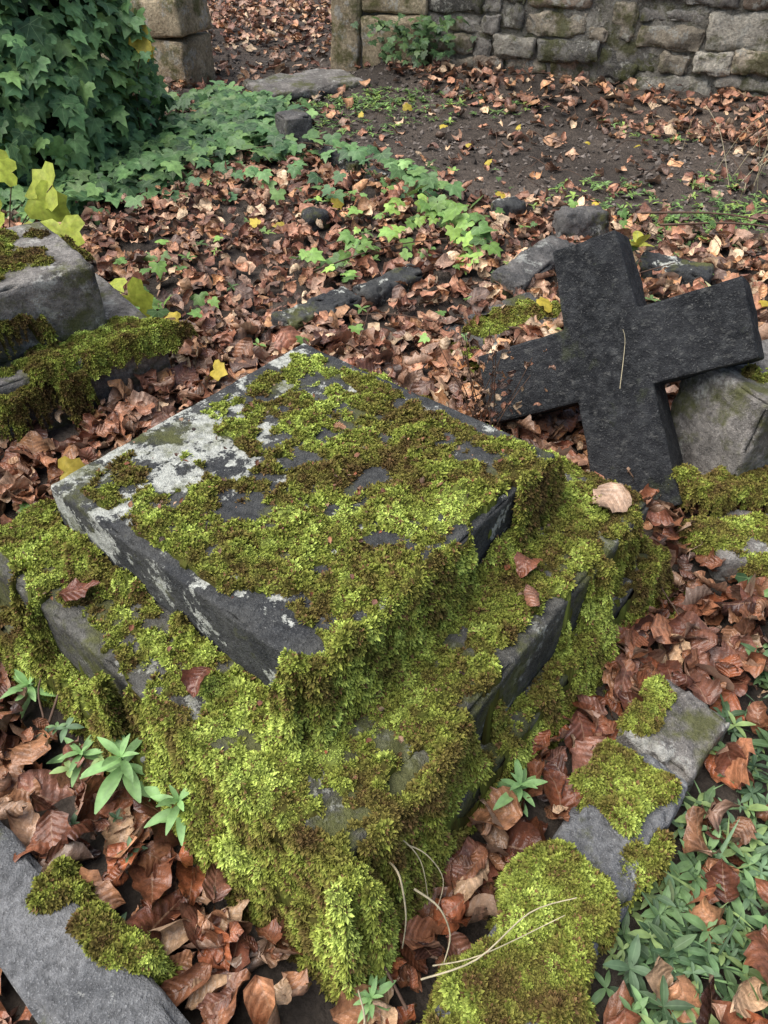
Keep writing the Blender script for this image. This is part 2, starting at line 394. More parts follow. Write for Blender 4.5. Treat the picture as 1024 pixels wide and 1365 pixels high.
def seg(name,p,q,w,h,parent,mat,seed,z=0):
    p=np.array(p);q=np.array(q);c=(p+q)/2;L=np.linalg.norm(q-p)/2;a=math.atan2(*(q-p)[::-1])
    rock(name,(L,w,h),(c[0],c[1],z),a,mat,parent,r=.02,amp=.018,n=36,seed=seed,chip=.03,freq=9,rx=.1); foot.append((c[0],c[1],a,L*.8,w*.5))
seg('piece_1',(-.40,2.68),(-.12,2.92),.06,.075,bk,m_slab,61,.01)
seg('piece_1b',(-.10,2.93),(.14,3.16),.055,.07,bk,m_slab,77,.01)
seg('piece_2',(.50,3.0),(.80,3.40),.08,.09,bk,m_rock,62,.01)
seg('piece_3',(.28,2.56),(.66,2.82),.13,.05,bk,m_rock,63,.01)
seg('piece_4',(1.12,3.25),(1.40,3.10),.07,.08,bk,m_slab,64,.01)
bk2=empty('broken_kerb.001')
seg('piece_1',(-.36,4.72),(-.12,4.48),.05,.07,bk2,m_slab,65,.02)
seg('piece_1b',(-.08,4.42),(.12,4.22),.05,.07,bk2,m_slab,78,.01)
seg('piece_2',(-.95,4.9),(-.65,4.83),.06,.07,bk2,m_rock,66,.0)
rock('kerb_post',(.085,.085,.14),(-.53,4.88,.09),.5,m_rock,None,r=.015,amp=.015,n=20,seed=68,chip=.03)
rock('loose_stone',(.12,.075,.09),(.93,3.62,.06),.25,m_rock,None,r=.03,amp=.03,n=20,seed=69,chip=.02)
rock('loose_stone.001',(.08,.06,.06),(.62,3.85,.05),.4,m_slab,None,r=.03,amp=.03,n=20,seed=70)
rock('loose_stone.002',(.06,.05,.05),(-.33,3.72,.05),.4,m_slab,None,r=.03,amp=.03,n=12,seed=71)
rock('paving_slab',(.40,.24,.035),(-.60,6.45,.015),math.radians(28),m_block,None,r=.02,amp=.02,n=30,seed=73,chip=.03); foot.append((-.6,6.45,.49,.37,.2))
V,F,C=cat(moss_patch(.50,2.70,.55,.20,.10,.05,.02,74,3000,-.05,ir=.8)+moss_patch(.3,2.45,.3,.12,.1,.03,.02,75,1500,-.15,ir=.8)); mk('moss_cushion.004',V,F,m_moss,col=C,smooth=False)
# ---------------------------------------------------------------- cross
arm=norm(np.array([.818,-.302,.486])); up=np.array([-.205,.63,.745]); up=norm(up-arm*(up@arm)); nn=np.cross(arm,up)
cc=np.array([.645,1.956,.345])
w=.110
pts=[(-.094,.340),(.094,.340),(w,w),(.385,.109),(.385,-.109),(w,-w),(.122,-.46),(-.122,-.46),(-w,-w),(-.40,-.109),(-.40,.109),(-w,w)]
bm=bmesh.new()
vs=[bm.verts.new(Vector(cc+arm*p[0]+up*p[1])) for p in pts]
f=bm.faces.new(vs)
ex=bmesh.ops.extrude_face_region(bm,geom=[f]); 
for e in ex['geom']:
    if isinstance(e,bmesh.types.BMVert): e.co-=Vector(nn*.15)
bmesh.ops.recalc_face_normals(bm,faces=bm.faces)
bmesh.ops.bevel(bm,geom=list(bm.edges),offset=.007,segments=2,affect='EDGES',profile=.55)
bmesh.ops.triangulate(bm,faces=[f for f in bm.faces if len(f.verts)>4])
bmesh.ops.subdivide_edges(bm,edges=[e for e in bm.edges if e.calc_length()>.03],cuts=7,use_grid_fill=True)
me=bpy.data.meshes.new('stone_cross'); 
co=np.array([v.co[:] for v in bm.verts]); dn=fbm(co,25,77,3)*.005
bm.normal_update()
for v,d in zip(bm.verts,dn): v.co+=v.normal*float(d)
bm.to_mesh(me); bm.free(); me.materials.append(m_cross)
ob=bpy.data.objects.new('stone_cross',me); scene.collection.objects.link(ob)
# ---------------------------------------------------------------- boundary wall
Vs=[];Fs=[];Cs=[];o=0
pal=np.array([(.42,.36,.27),(.27,.25,.22),(.46,.39,.29),(.20,.19,.165),(.35,.27,.20),(.50,.46,.38)])
def addst(org,d,nrm,s0,s1,z0,z1,depth,prot,seed,colr,r=.018,amp=.04):
    global o
    V,F=rockVF(((s1-s0)/2,depth/2,(z1-z0)/2),r=r,amp=amp,n=10,seed=seed,freq=8,chip=.02)
    a=math.atan2(d[1],d[0]); c=np.array(org)+d*((s0+s1)/2)+nrm*(prot-depth/2)
    V=place(V,(c[0],c[1],(z0+z1)/2),a,0,((seed*37)%11-5)*.016)
    Vs.append(V);Fs.append(F+o);Cs.append(np.tile(colr,(len(V),1)));o+=len(V)
wall=empty('stone_wall'); rs=np.random.default_rng(5)
z=-.05; k=100
while z<1.9:
    h=rs.uniform(.11,.27); s=.0 if z>.62 else .78+rs.uniform(-.05,.05)
    while s<5.2:
        L=rs.uniform(.12,.55); zj=rs.uniform(-.04,.04)
        if rs.random()<.45 and h>.16:
            hs=h*rs.uniform(.35,.65)
            for (a0,a1) in ((z,z+hs),(z+hs,z+h)):
                addst(WP,WD,WN,s+.010,s+L-.010,a0+.010+zj,a1-.010+zj,.2,rs.uniform(.0,.04),k,pal[rs.integers(6)]*rs.uniform(.55,1.15)); k+=1
        else:
            addst(WP,WD,WN,s+.010,s+L-.010,z+.010+zj,z+h-.010+zj,.22,rs.uniform(.0,.06),k,pal[rs.integers(6)]*rs.uniform(.55,1.15)); k+=1
        s+=L
    z+=h
mk('rubble',np.concatenate(Vs),np.concatenate(Fs),m_wallst,col=np.concatenate(Cs),parent=wall)
a=math.atan2(WD[1],WD[0]); c=WP+WD*2.62-WN*.232
V,F=rockVF((2.60,.225,1.0),r=.02,amp=.03,n=160,seed=4,freq=9); mk('mortar_core',place(V,(c[0],c[1],.92),a),F,m_mort,parent=wall)
Vs=[];Fs=[];Cs=[];o=0
for j,(s0,s1,z0,z1,p) in enumerate([(-.02,.22,-.1,.62,.07),(.235,.76,-.1,.40,.05),(.235,.76,.41,.63,.045),(-.02,.5,.64,.98,.06),(-.02,.3,.99,1.4,.05)]):
    addst(WP,WD,WN,s0,s1,z0,z1,.42,p,200+j,pal[2],.02,.015)
mk('gate_quoins',np.concatenate(Vs),np.concatenate(Fs),m_sand,parent=wall)
lp=empty('gate_pier'); LP=np.array([-1.84,6.60])
Vs=[];Fs=[];Cs=[];o=0
for j,(z0,z1) in enumerate([(-.1,.30),(.31,.55),(.56,.95),(.96,1.3),(1.31,1.8)]):
    addst(LP,WD,WN,0,.40+(.02 if j%2 else 0),z0,z1,.42,.02+.01*(j%2),230+j,pal[2],.02,.015)
mk('blocks',np.concatenate(Vs),np.concatenate(Fs),m_sand,parent=lp)
Vs=[];Fs=[];Cs=[];o=0; z=-.05;k=400
while z<1.7:
    h=rs.uniform(.15,.3); s=-3.2
    while s<-.1:
        L=rs.uniform(.2,.5); addst(LP,WD,WN,s,min(s+L-.02,-.01),z+.01,z+h-.01,.3,rs.uniform(0,.03),k,pal[rs.integers(6)]); k+=1; s+=L
    z+=h
mk('stone_wall.001',np.concatenate(Vs),np.concatenate(Fs),m_wallst,col=np.concatenate(Cs))
# ---------------------------------------------------------------- leaf litter generator
def frames(n,tilt,yaw=None):
    yaw=rng.random(n)*6.283 if yaw is None else yaw
    rx=rng.normal(0,tilt,n); ry=rng.normal(0,tilt,n)
    cx,sx,cy,sy,cz,sz=np.cos(rx),np.sin(rx),np.cos(ry),np.sin(ry),np.cos(yaw),np.sin(yaw)
    Z0=np.zeros(n);O=np.ones(n)
    def mt(r): return np.stack([np.stack(q,-1) for q in r],-2)
    Rx=mt([[O,Z0,Z0],[Z0,cx,-sx],[Z0,sx,cx]]);Ry=mt([[cy,Z0,sy],[Z0,O,Z0],[-sy,Z0,cy]]);Rz=mt([[cz,-sz,Z0],[sz,cz,Z0],[Z0,Z0,O]])
    return Rz@Ry@Rx
def litter(pos,R,size,col,nu,nv,curl=1.0,wid=None,pleat=.008):
    n=len(pos); t=np.linspace(0,1,nu); v=np.linspace(-1,1,nv)
    T,Vv=np.meshgrid(t,v,indexing='ij'); T=T.ravel();Vv=Vv.ravel()
    pw=rng.uniform(.62,.95,(n,1))
    wprof=np.power(np.clip(np.sin(np.pi*np.power(T[None],pw)),0,1),.8)+.015
    if nu>9: wprof=wprof*(1+.12*rng.normal(0,1,(n,nu)).repeat(nv,1)*(abs(Vv)>.8)[None])
    wd=rng.uniform(.24,.46,n) if wid is None else wid
    x=(T[None]-.5)*np.ones((n,1)); y=Vv[None]*wprof*wd[:,None]
    y=y+ .07*np.sin(T*3.1)[None]*rng.normal(0,1,(n,1))
    kx=rng.normal(0,2.0*curl,n)[:,None]; kx=np.where(abs(kx)<.15,.15,kx)
    ky=(rng.normal(.8,3.3*curl,n))[:,None]*(1+.8*rng.normal(0,1,(n,1))*(T[None]-.5)); ky=np.where(abs(ky)<.2,.2,ky)
    ph=rng.random((n,1))*6.28
    ya=np.sin(ky*y)/ky; zc=(1-np.cos(ky*y))/ky
    pl=pleat*rng.uniform(.0,1.6,(n,1))
    zc=zc+pl*np.sin((T[None]-abs(Vv)[None]*.22)*45)*abs(Vv)[None]**.5+ .07*curl*np.sin(T[None]*9+ph)*Vv[None]*abs(Vv)[None]+.06*curl*np.sin(T[None]*14+ph*2)*abs(Vv)[None]**3
    zc=zc+.03*abs(Vv)[None]*rng.random((n,1))*3+rng.normal(0,.014*curl,(n,nu*nv))
    xx=(1/kx-zc)*np.sin(kx*x); zz=1/kx-(1/kx-zc)*np.cos(kx*x)
    P=np.stack([xx,ya,zz],-1)*size[:,None,None]
    P=P-P.mean(1,keepdims=True)
    P=np.einsum('nij,nkj->nki',R,P)
    P=P+pos[:,None,:]
    f=gridF(nu,nv); F=(f[None]+(np.arange(n)*nu*nv)[:,None,None]).reshape(-1,4)
    C=np.repeat(col[:,None,:],nu*nv,1)*(1-.3*(abs(Vv)**3)[None,:,None]*rng.random((n,1,1)))
    L=np.stack([np.broadcast_to(T,(n,nu*nv)),np.broadcast_to(Vv,(n,nu*nv)),np.broadcast_to(rng.normal(0,1,(n,1)),(n,nu*nv))],-1)
    return P.reshape(-1,3),F,C.reshape(-1,3),L.reshape(-1,3)
def infoot(x,y,mg=0.):
    r=np.zeros(len(x),bool)
    for (cx,cy,a,ha,hb) in foot:
        dx=x-cx;dy=y-cy;u=dx*math.cos(a)+dy*math.sin(a);w_=-dx*math.sin(a)+dy*math.cos(a)
        r|=(abs(u)<ha+mg)&(abs(w_)<hb+mg)
    return r
PN=np.array([(.23,.088,.046),(.14,.052,.031),(.35,.17,.088),(.28,.120,.062),(.08,.036,.026),(.46,.30,.18),(.20,.088,.056),(.30,.18,.11),(.29,.095,.042)])
PF=np.array([(.38,.178,.105),(.28,.12,.072),(.50,.30,.185),(.18,.082,.054),(.43,.210,.12),(.36,.22,.15),(.60,.43,.27),(.48,.25,.12),(.12,.07,.05)])
def pick(n,pal,pw=None):
    return pal[rng.choice(len(pal),n,p=pw)]*rng.uniform(.6,1.35,(n,1))
def weedzone(x,y):
    d=(x-kc[0])*(-E2[0])+(y-kc[1])*(-E2[1]); s=(x-kc[0])*E1[0]+(y-kc[1])*E1[1]
    return (d>.06)&(s<.75)&(s>-1)
def scatter(n,x0,x1,y0,y1):
    x=rng.uniform(x0,x1,n);y=rng.uniform(y0,y1,n)
    depth=.743*y+1.0
    k=abs(x)<.5*depth*1.35+.35
    return x[k],y[k]
x,y=scatter(6600,-1.5,1.8,-.05,2.7)
k=~infoot(x,y,.0); x,y=x[k],y[k]
k=~(weedzone(x,y)&(rng.random(len(x))>.25)); x,y=x[k],y[k]
x,y=x[:4200],y[:4200]; n=len(x)
z=gh(x,y)+rng.random(n)*.055+.012
w=np.array([3,2,2.2,3,1.2,1.0,1.7,1.2,2]);w/=w.sum()
col=pick(n,PN,w); far_=S((y-1.2)/1.2)[:,None]; col=col*(1-far_)+pick(n,PF)*far_
P1=litter(np.stack([x,y,z],-1),frames(n,.45),.035+.10*rng.random(n)**.9,col,12,8,.95)
acc=np.array([(-.62,1.06,.335),(-.335,.83,.345),(.52,1.34,.335),(.30,1.13,.335),(.30,1.04,.335),(-.10,1.42,.482),(-.05,1.2,.48),(.70,1.45,.17),(.72,1.6,.12),(.45,1.95,.10),(.1,1.62,.48)])
asz=np.array([.085,.07,.11,.07,.06,.03,.025,.10,.10,.10,.03]); acol=np.array([(.14,.05,.03),(.14,.05,.03),(.45,.30,.20),(.25,.10,.06),(.28,.13,.08),(.3,.15,.07),(.2,.08,.04),(.25,.1,.06),(.3,.12,.06),(.3,.14,.07),(.3,.15,.08)])
P1b=litter(acc,frames(len(acc),.15),asz,acol,13,9,.7)
n=200; aa=rng.uniform(-.53,.53,n);bb=rng.uniform(-.53,.53,n); md=np.maximum(abs(aa),abs(bb)); zz_=np.where(md<.37,.470,.322); kk=(md<.37)|(md>.43); aa,bb,zz_=aa[kk],bb[kk],zz_[kk]; n=len(aa)
dp_=np.stack([PC[0]+aa*E1[0]+bb*E2[0],PC[1]+aa*E1[1]+bb*E2[1],zz_],-1)
P1c=litter(dp_,frames(n,.5),rng.uniform(.006,.018,n),pick(n,PN)*1.1,4,3,.8,pleat=0)
def join4(ps):
    o=0;Vs=[];Fs=[];Cs=[];Ls=[]
    for V,F,C,L in ps: Vs.append(V);Fs.append(F+o);Cs.append(C);Ls.append(L);o+=len(V)
    return map(np.concatenate,(Vs,Fs,Cs,Ls))
V,F,C,L=join4([P1,P1b,P1c]); mk('fallen_leaves',V,F,m_leafn,col=C,luv=L)
x,y=scatter(9800,-3.4,3.6,2.5,5.4); k=~infoot(x,y); x,y=x[k],y[k]
pd=pathd(x,y); k=rng.random(len(x))<np.where(pd<.75,.09+.12*(vn(v2(x,y),2,5)>.1),1)*1.0
x,y=x[k],y[k]; n=len(x); z=gh(x,y)+rng.random(n)*.05*np.where(pathd(x,y)<.75,.2,1)+.01
P2=litter(np.stack([x,y,z],-1),frames(n,.42),.035+.080*rng.random(n),pick(n,PF),8,6,.95)
x,y=scatter(13500,-4.5,5.5,5.4,12.5); pd=pathd(x,y)
gate=(x<-.3)&(x>-1.5)&(y>6.2)&(y<7.8)
dw=(x-WP[0])*WN[0]+(y-WP[1])*WN[1]; s=(x-WP[0])*WD[0]+(y-WP[1])*WD[1]
inwall=((s>-.05)&(dw<.03)&(dw>-.45))
k=(~inwall)&(~infoot(x,y))&(rng.random(len(x))<np.where(pd<.7,np.where(gate,.45,.12),1)); k&=~((s>0)&(dw<-.45)&(rng.random(len(x))<.6))
x,y=x[k],y[k]; n=len(x); z=gh(x,y)+rng.random(n)*.05+.01
P3_=litter(np.stack([x,y,z],-1),frames(n,.36),.05+.07*rng.random(n),pick(n,PF),6,5,.9,pleat=0)
V,F,C,L=join4([P2,P3_]); mk('fallen_leaves.001',V,F,m_leaff,col=C,luv=L)
OUT=np.array([(0,0),(.16,-.15),(.42,-.12),(.52,.08),(.33,.20),(.45,.48),(.19,.46),(0,.88),(-.19,.46),(-.45,.48),(-.33,.20),(-.52,.08),(-.42,-.12),(-.16,-.15)])
def fan(pos,Nrm,tip,size,col,cup=.25,lobe=1.):
    n=len(pos); Zx=norm(Nrm); Yx=norm(tip-Zx*(tip*Zx).sum(-1,keepdims=True)); Xx=np.cross(Yx,Zx)
    O2=OUT.copy(); O2[[4,6,8,10]]*=(1+.35*(1-lobe)) 
    inn=O2*.5+np.array([0,.12])*.5
    pts=np.concatenate([[(0,.17)],inn,O2]); K=len(OUT)
    x=pts[:,0][None]*rng.uniform(.85,1.15,(n,1)); y=pts[:,1][None]*np.ones((n,1))
    r2=(x**2+(y-.2)**2)
    z=-cup*r2*rng.uniform(-.3,1.4,(n,1))+.10*abs(x)*rng.uniform(-.5,1,(n,1))+rng.normal(0,.015,x.shape)-.2*y*abs(y)*rng.uniform(0,1,(n,1))
    P=pos[:,None]+size[:,None,None]*(x[...,None]*Xx[:,None]+y[...,None]*Yx[:,None]+z[...,None]*Zx[:,None])
    f=[]
    for i in range(K):
        j=(i+1)%K; f+= [(0,1+i,1+j),(1+i,1+K+i,1+K+j),(1+i,1+K+j,1+j)]
    f=np.array(f)[:, ::-1]; m_=1+2*K
    F=(f[None]+(np.arange(n)*m_)[:,None,None]).reshape(-1,3)
    L=np.stack([np.broadcast_to(pts[:,0],(n,m_)),np.broadcast_to(pts[:,1],(n,m_)),np.zeros((n,m_))],-1)
    return P.reshape(-1,3),F,np.repeat(col[:,None],m_,1).reshape(-1,3),L.reshape(-1,3)
def rdir(n,zs=1,zc=0): 
    a=rng.normal(size=(n,3)); a[:,2]=a[:,2]*zs+zc; return norm(a)
n=26; yx=np.stack([rng.uniform(-1.8,2.8,n),rng.uniform(2.4,6.2,n)],-1)
YL=np.concatenate([np.array([(-.93,1.74,.09),(-.80,2.72,.06),(-.6,2.35,.06),(.62,2.75,.1),(-1.29,4.82,.62),(-1.33,4.84,.54)]),np.stack([yx[:,0],yx[:,1],gh(yx[:,0],yx[:,1])+.06],-1)])
ysz=np.concatenate([[.10,.07,.07,.08,.13,.09],rng.uniform(.035,.07,n)])
yc=np.tile([.62,.48,.07],(len(YL),1))*rng.uniform(.7,1.15,(len(YL),1)); 
YN=rdir(len(YL),.3,3)+np.array([0,-.5,0]); YN[4:6]=np.array([.1,-1,.5])
V,F,C,L=fan(YL,YN,rdir(len(YL)),ysz,yc,.5,.3); mk('yellow_leaves',V,F,m_yel,col=C,luv=L)
sp=np.array([(-1.62,3.05,.42),(-1.50,2.95,.50),(-1.45,2.92,.40),(-1.37,2.90,.30),(-1.60,2.88,.38),(-1.30,2.85,.24),(-1.25,2.95,.34),(-1.52,3.1,.56),(-1.42,3.05,.50),(-1.7,3.0,.52),(-1.33,3.0,.42),(-1.27,3.02,.46),(-1.2,2.75,.15),(-1.1,2.9,.12),(-1.0,2.8,.12)])
P=fan(sp,rdir(len(sp),.3,1.6)+np.array([.0,-.8,0]),rdir(len(sp),.3)+np.array([.3,-.4,-.2]),np.full(len(sp),.16)*rng.uniform(.75,1.15,len(sp)),np.array([(.48,.56,.08)])*rng.uniform(.75,1.15,(len(sp),1)),.4,.4)
syc=empty('sycamore_seedling'); V,F,C,L=P; mk('leaves',V,F,m_yel,col=C,luv=L,parent=syc)
def tube(P,r,ns=5,taper=.5):
    P=np.array(P,float); Q=[]
    for i in range(len(P)-1):
        p0=P[max(i-1,0)];p1=P[i];p2=P[i+1];p3=P[min(i+2,len(P)-1)]
        for t in np.linspace(0,1,5,endpoint=False):
            Q.append(.5*((2*p1)+(-p0+p2)*t+(2*p0-5*p1+4*p2-p3)*t*t+(-p0+3*p1-3*p2+p3)*t**3))
    Q.append(P[-1]); Q=np.array(Q); T=norm(np.gradient(Q,axis=0)); a=norm(np.cross(T,np.array([.13,.2,.97]))); b=np.cross(T,a)
    th=np.arange(ns)/ns*6.283; rr=r*np.linspace(1,1-taper,len(Q))
    V=Q[:,None]+rr[:,None,None]*(np.cos(th)[None,:,None]*a[:,None]+np.sin(th)[None,:,None]*b[:,None])
    m_=len(Q); i=np.arange(m_*ns).reshape(m_,ns); j=np.roll(i,-1,1)
    F=np.stack([i[:-1],j[:-1],j[1:],i[1:]],-1).reshape(-1,4)
    return V.reshape(-1,3),F,np.zeros((m_*ns,3))
V,F,C=cat([tube([(-1.45,3.05,0),(-1.5,3.0,.2),tuple(p)],.004) for p in sp]); mk('stems',V,F,m_twig,parent=syc)
# ---------------------------------------------------------------- ivy
def ell(n,c,r,zmin):
    d=rdir(n*3); p=d*np.array(r); 
    lump=1+.18*fbm(d*2.0+c[0],1.9,91,3)
    p=p*lump[:,None]+np.array(c); nr=norm(d/np.array(r))
    k=(p[:,2]>zmin); p,nr=p[k],nr[k]
    k=(nr[:,1]<.45); return p[k][:n],nr[k][:n]
IC=(-2.55,4.9,.35); IR=(1.08,1.0,1.45)
p,nr=ell(6300,IC,IR,.02); p=p+nr*rng.uniform(-.14,.07,(len(p),1))
gcol=np.array([(.055,.110,.042),(.075,.140,.050),(.038,.078,.033),(.12,.20,.065),(.082,.15,.055)])
def ivy(p,nr,size,bright=1.,tint=(1,1,1)):
    n=len(p); c=pick(n,gcol)*bright*np.array(tint)
    return fan(p,norm(nr*.8+rng.normal(0,.42,(n,3))+np.array([0,-.25,.7])),rdir(n)*.6+np.array([0,-.3,-.9]),size,c,.28,.8)
parts=[ivy(p,nr,rng.uniform(.07,.135,len(p)),2.1)]
q=np.array([-1.38,4.86,.50])+rng.normal(0,1,(26,3))*np.array([.06,.05,.16]); parts.append(ivy(q,np.tile([.3,-.6,.5],(26,1)),rng.uniform(.06,.10,26),2.4))
def strip(pts,wid,n,z0=.03,z1=.12):
    pts=np.array(pts,float); i=rng.integers(0,len(pts)-1,n); t=rng.random(n)[:,None]
    q=pts[i]*(1-t)+pts[i+1]*t; q=q+rng.normal(0,wid,(n,2)); return np.stack([q[:,0],q[:,1],gh(q[:,0],q[:,1])+rng.uniform(z0,z1,n)],-1)
UPN=np.array([0,-.3,1.]); YT=(1.15,1.05,.7)
for pts_,wd_,n_,s0,s1,br,tn in [
 ([(-2.6,3.9),(-1.75,4.0),(-1.35,4.5),(-1.05,4.9),(-.85,5.2),(-1.1,5.9)],.17,1150,.08,.13,1.7,(1,1,1)),
 ([(-1.3,5.2),(-.9,4.9),(-.6,4.95)],.14,200,.08,.12,1.7,(1,1,1)),
 ([(-.6,4.7),(-.3,4.7),(.05,4.25),(.33,3.85)],.05,58,.07,.11,2.0,(1,1,1)),
 ([(-.9,4.3),(-.5,4.2),(-.2,3.95)],.12,22,.06,.10,1.9,(1,1,1)),
 ([(.33,3.85),(.36,3.6),(.40,3.35)],.06,24,.08,.12,2.4,YT),
 ([(-.28,3.1),(-.1,3.3),(.15,3.4)],.05,22,.06,.09,2.3,YT),
 ([(-.2,3.75),(.1,3.7),(.35,3.65)],.05,16,.05,.09,2.3,YT),
 ([(-1.2,2.6),(-.95,2.75),(-.9,3.3)],.1,22,.05,.08,2.3,YT),
 ([(-1.2,1.6),(-.9,1.4),(-.9,1.25)],.08,9,.05,.08,2.2,YT),
 ([(.4,3.6),(.9,3.5),(1.3,3.3)],.2,14,.03,.06,2.2,YT),
 ([(1.0,1.1),(1.15,1.3),(.95,1.35)],.06,12,.04,.07,1.8,(1,1,1)),
 ([(-.7,3.0),(0,3.6),(.3,3.0),(.0,2.5)],.4,24,.03,.06,2.2,YT)]:
    q=strip(pts_,wd_,n_,.04,.14); parts.append(ivy(q,np.tile(UPN,(len(q),1)),rng.uniform(s0,s1,len(q)),br,tn))
q=strip([(0,6.7),(.5,6.55)],.12,140,.1,.35); parts.append(ivy(q,np.tile([0,-.6,1.],(len(q),1)),rng.uniform(.05,.08,len(q)),.9))
V,F,C,L=join4(parts)
iv=empty('ivy'); mk('ivy_leaves',V,F,m_ivy,col=C,luv=L,parent=iv)
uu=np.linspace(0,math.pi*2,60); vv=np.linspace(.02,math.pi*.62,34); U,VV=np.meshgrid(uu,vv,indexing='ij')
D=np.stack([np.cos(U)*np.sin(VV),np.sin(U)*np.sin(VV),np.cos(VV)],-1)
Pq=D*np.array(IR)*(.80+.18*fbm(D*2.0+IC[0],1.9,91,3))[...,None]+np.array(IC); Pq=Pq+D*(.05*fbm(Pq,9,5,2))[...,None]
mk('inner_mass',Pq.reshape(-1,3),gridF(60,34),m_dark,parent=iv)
st=[]
for pts_ in ([(-1.2,4.5,.05),(-.7,4.7,.1),(-.3,4.65,.12),(.1,4.2,.1),(.35,3.7,.08)],[(-.3,3.1,.08),(0,3.3,.1),(.3,3.4,.1)],[(-1.45,4.9,.1),(-1.40,4.86,.4),(-1.30,4.83,.62)]): st.append(tube(pts_,.004))
V,F,C=cat(st); mk('stems',V,F,m_twig,parent=iv)
# ---------------------------------------------------------------- weeds
def blades(pos,dirs,nrm,L,W,col,bend=.5,nu=6):
    n=len(pos); t=np.linspace(0,1,nu); v=np.array([-1,0,1.]); T,Vv=[q.ravel() for q in np.meshgrid(t,v,indexing='ij')]
    wp=np.sin(np.pi*np.clip(T*.93+.05,0,1)**1.1)**.8*W[:,None]
    X_=norm(dirs); Z_=norm(nrm-X_*(nrm*X_).sum(-1,keepdims=True)); Y_=np.cross(Z_,X_)
    x=T[None]*L[:,None]; y=Vv[None]*wp; bd=np.asarray(bend)*np.ones(n)
    z=-bd[:,None]*L[:,None]*T[None]**2+abs(Vv)[None]*wp*.35
    P=pos[:,None]+x[...,None]*X_[:,None]+y[...,None]*Y_[:,None]+z[...,None]*Z_[:,None]
    f=gridF(nu,3); K=nu*3; F=(f[None]+(np.arange(n)*K)[:,None,None]).reshape(-1,4)
    Lu=np.stack([np.broadcast_to(T,(n,K)),np.broadcast_to(Vv,(n,K)),np.zeros((n,K))],-1)
    return P.reshape(-1,3),F,np.repeat(col[:,None],K,1).reshape(-1,3),Lu.reshape(-1,3)
def rosettes(c,nl,L,W,cols,el=(.2,.9),nu=6):
    n=len(c); pos=np.repeat(c,nl,0); az=(np.tile(np.arange(nl)/nl*6.283,n)+np.repeat(rng.random(n)*6.28,nl)+rng.normal(0,.25,n*nl))
    e=rng.uniform(el[0],el[1],n*nl); d=np.stack([np.cos(az)*np.cos(e),np.sin(az)*np.cos(e),np.sin(e)],-1)
    up_=np.tile([0,0,1.],(n*nl,1)); Ls=np.repeat(L,nl)*rng.uniform(.6,1.2,n*nl)
    return blades(pos,d,up_,Ls,Ls*W,np.repeat(cols,nl,0)*rng.uniform(.8,1.2,(n*nl,1)),rng.uniform(.1,.6,n*nl),nu)
x=rng.uniform(.2,1.6,5200);y=rng.uniform(-.1,1.75,5200); k=weedzone(x,y)&~infoot(x,y,.01); dd=(vn(v2(x,y),6,8)>-.30); k&=dd; k&=(y<1.35+.2*rng.normal(size=len(x))); x,y=x[k],y[k]; n=len(x)
GW=np.array([(.12,.20,.08),(.15,.25,.10),(.085,.15,.065),(.20,.28,.10),(.13,.21,.11),(.06,.11,.05)])*1.15
c=np.stack([x,y,gh(x,y)+rng.uniform(.005,.035,n)],-1)
parts=[rosettes(c,4,rng.uniform(.016,.050,n),.18,pick(n,GW),(.0,.9),5)]
x=rng.uniform(-1.2,-.2,60);y=rng.uniform(.5,1.2,60);k=~infoot(x,y,.0);x,y=x[k],y[k];n=len(x)
parts.append(rosettes(np.stack([x,y,gh(x,y)+.05],-1),4,rng.uniform(.02,.04,n),.22,pick(n,GW)))
x=rng.uniform(.45,1.5,260);y=rng.uniform(.1,1.5,260);k=weedzone(x,y)&~infoot(x,y,.0);x,y=x[k],y[k];n=len(x)
parts.append(rosettes(np.stack([x,y,gh(x,y)],-1),3,rng.uniform(.06,.13,n),.025,pick(n,GW)*1.1,(.5,1.3),6))
V,F,C,L=join4(parts); mk('low_weeds',V,F,m_weed,col=C,luv=L)
x,y=scatter(1500,-.6,3,3.1,6.2); pd=pathd(x,y); nz=vn(v2(x,y),1.7,14); k=(pd<.95)&(nz>.05); x,y=x[k],y[k]
x2=rng.normal(1.55,.22,180);y2=rng.normal(3.75,.15,180); x3=rng.normal(-.1,.25,160);y3=rng.normal(6.0,.12,160); x4=rng.normal(2.0,.25,160); y4=rng.normal(4.0,.25,160)
x5=rng.uniform(-1.3,1.4,60); y5=rng.uniform(2.5,4.6,60)
x=np.concatenate([x,x2,x3,x4,x5]);y=np.concatenate([y,y2,y3,y4,y5]); n=len(x)
V,F,C,L=rosettes(np.stack([x,y,gh(x,y)+np.where(np.arange(n)>=n-60,.06,.015)],-1),5,rng.uniform(.02,.045,n),.2,pick(n,GW)*np.array([1.2,1.2,.8]),(.1,.8),4); mk('path_weeds',V,F,m_weed,col=C,luv=L)
def plant(name,c,h,Ls):
    e=empty(name); parts=[]
    for zf,nl,s,el in ((1,4,.6,.85),(.9,4,.85,.5),(.75,5,1.,.25),(.45,4,.8,.05)):
        cc_=np.array([[c[0],c[1],c[2]+h*zf]]); parts.append(rosettes(cc_,nl,np.array([Ls*s]),.15,np.array([[.27,.46,.17]]),(el-.1,el+.15),9))
    V,F,C,L=join4(parts); mk('leaves',V,F,m_weed,col=C,luv=L,parent=e)
    V,F,C=tube([(c[0]+.02,c[1],c[2]),(c[0],c[1],c[2]+h*.5),(c[0],c[1],c[2]+h)],.003); mk('stem',V,F,m_weed,col=C+np.array([.12,.2,.06]),luv=C,parent=e)
plant('seedling_plant',(-.51,.79,.03),.12,.09)
plant('seedling_plant.001',(-.38,.70,.03),.12,.09)
plant('seedling_plant.002',(-.62,.84,.02),.06,.06)
plant('seedling_plant.003',(.265,.755,.02),.09,.06)
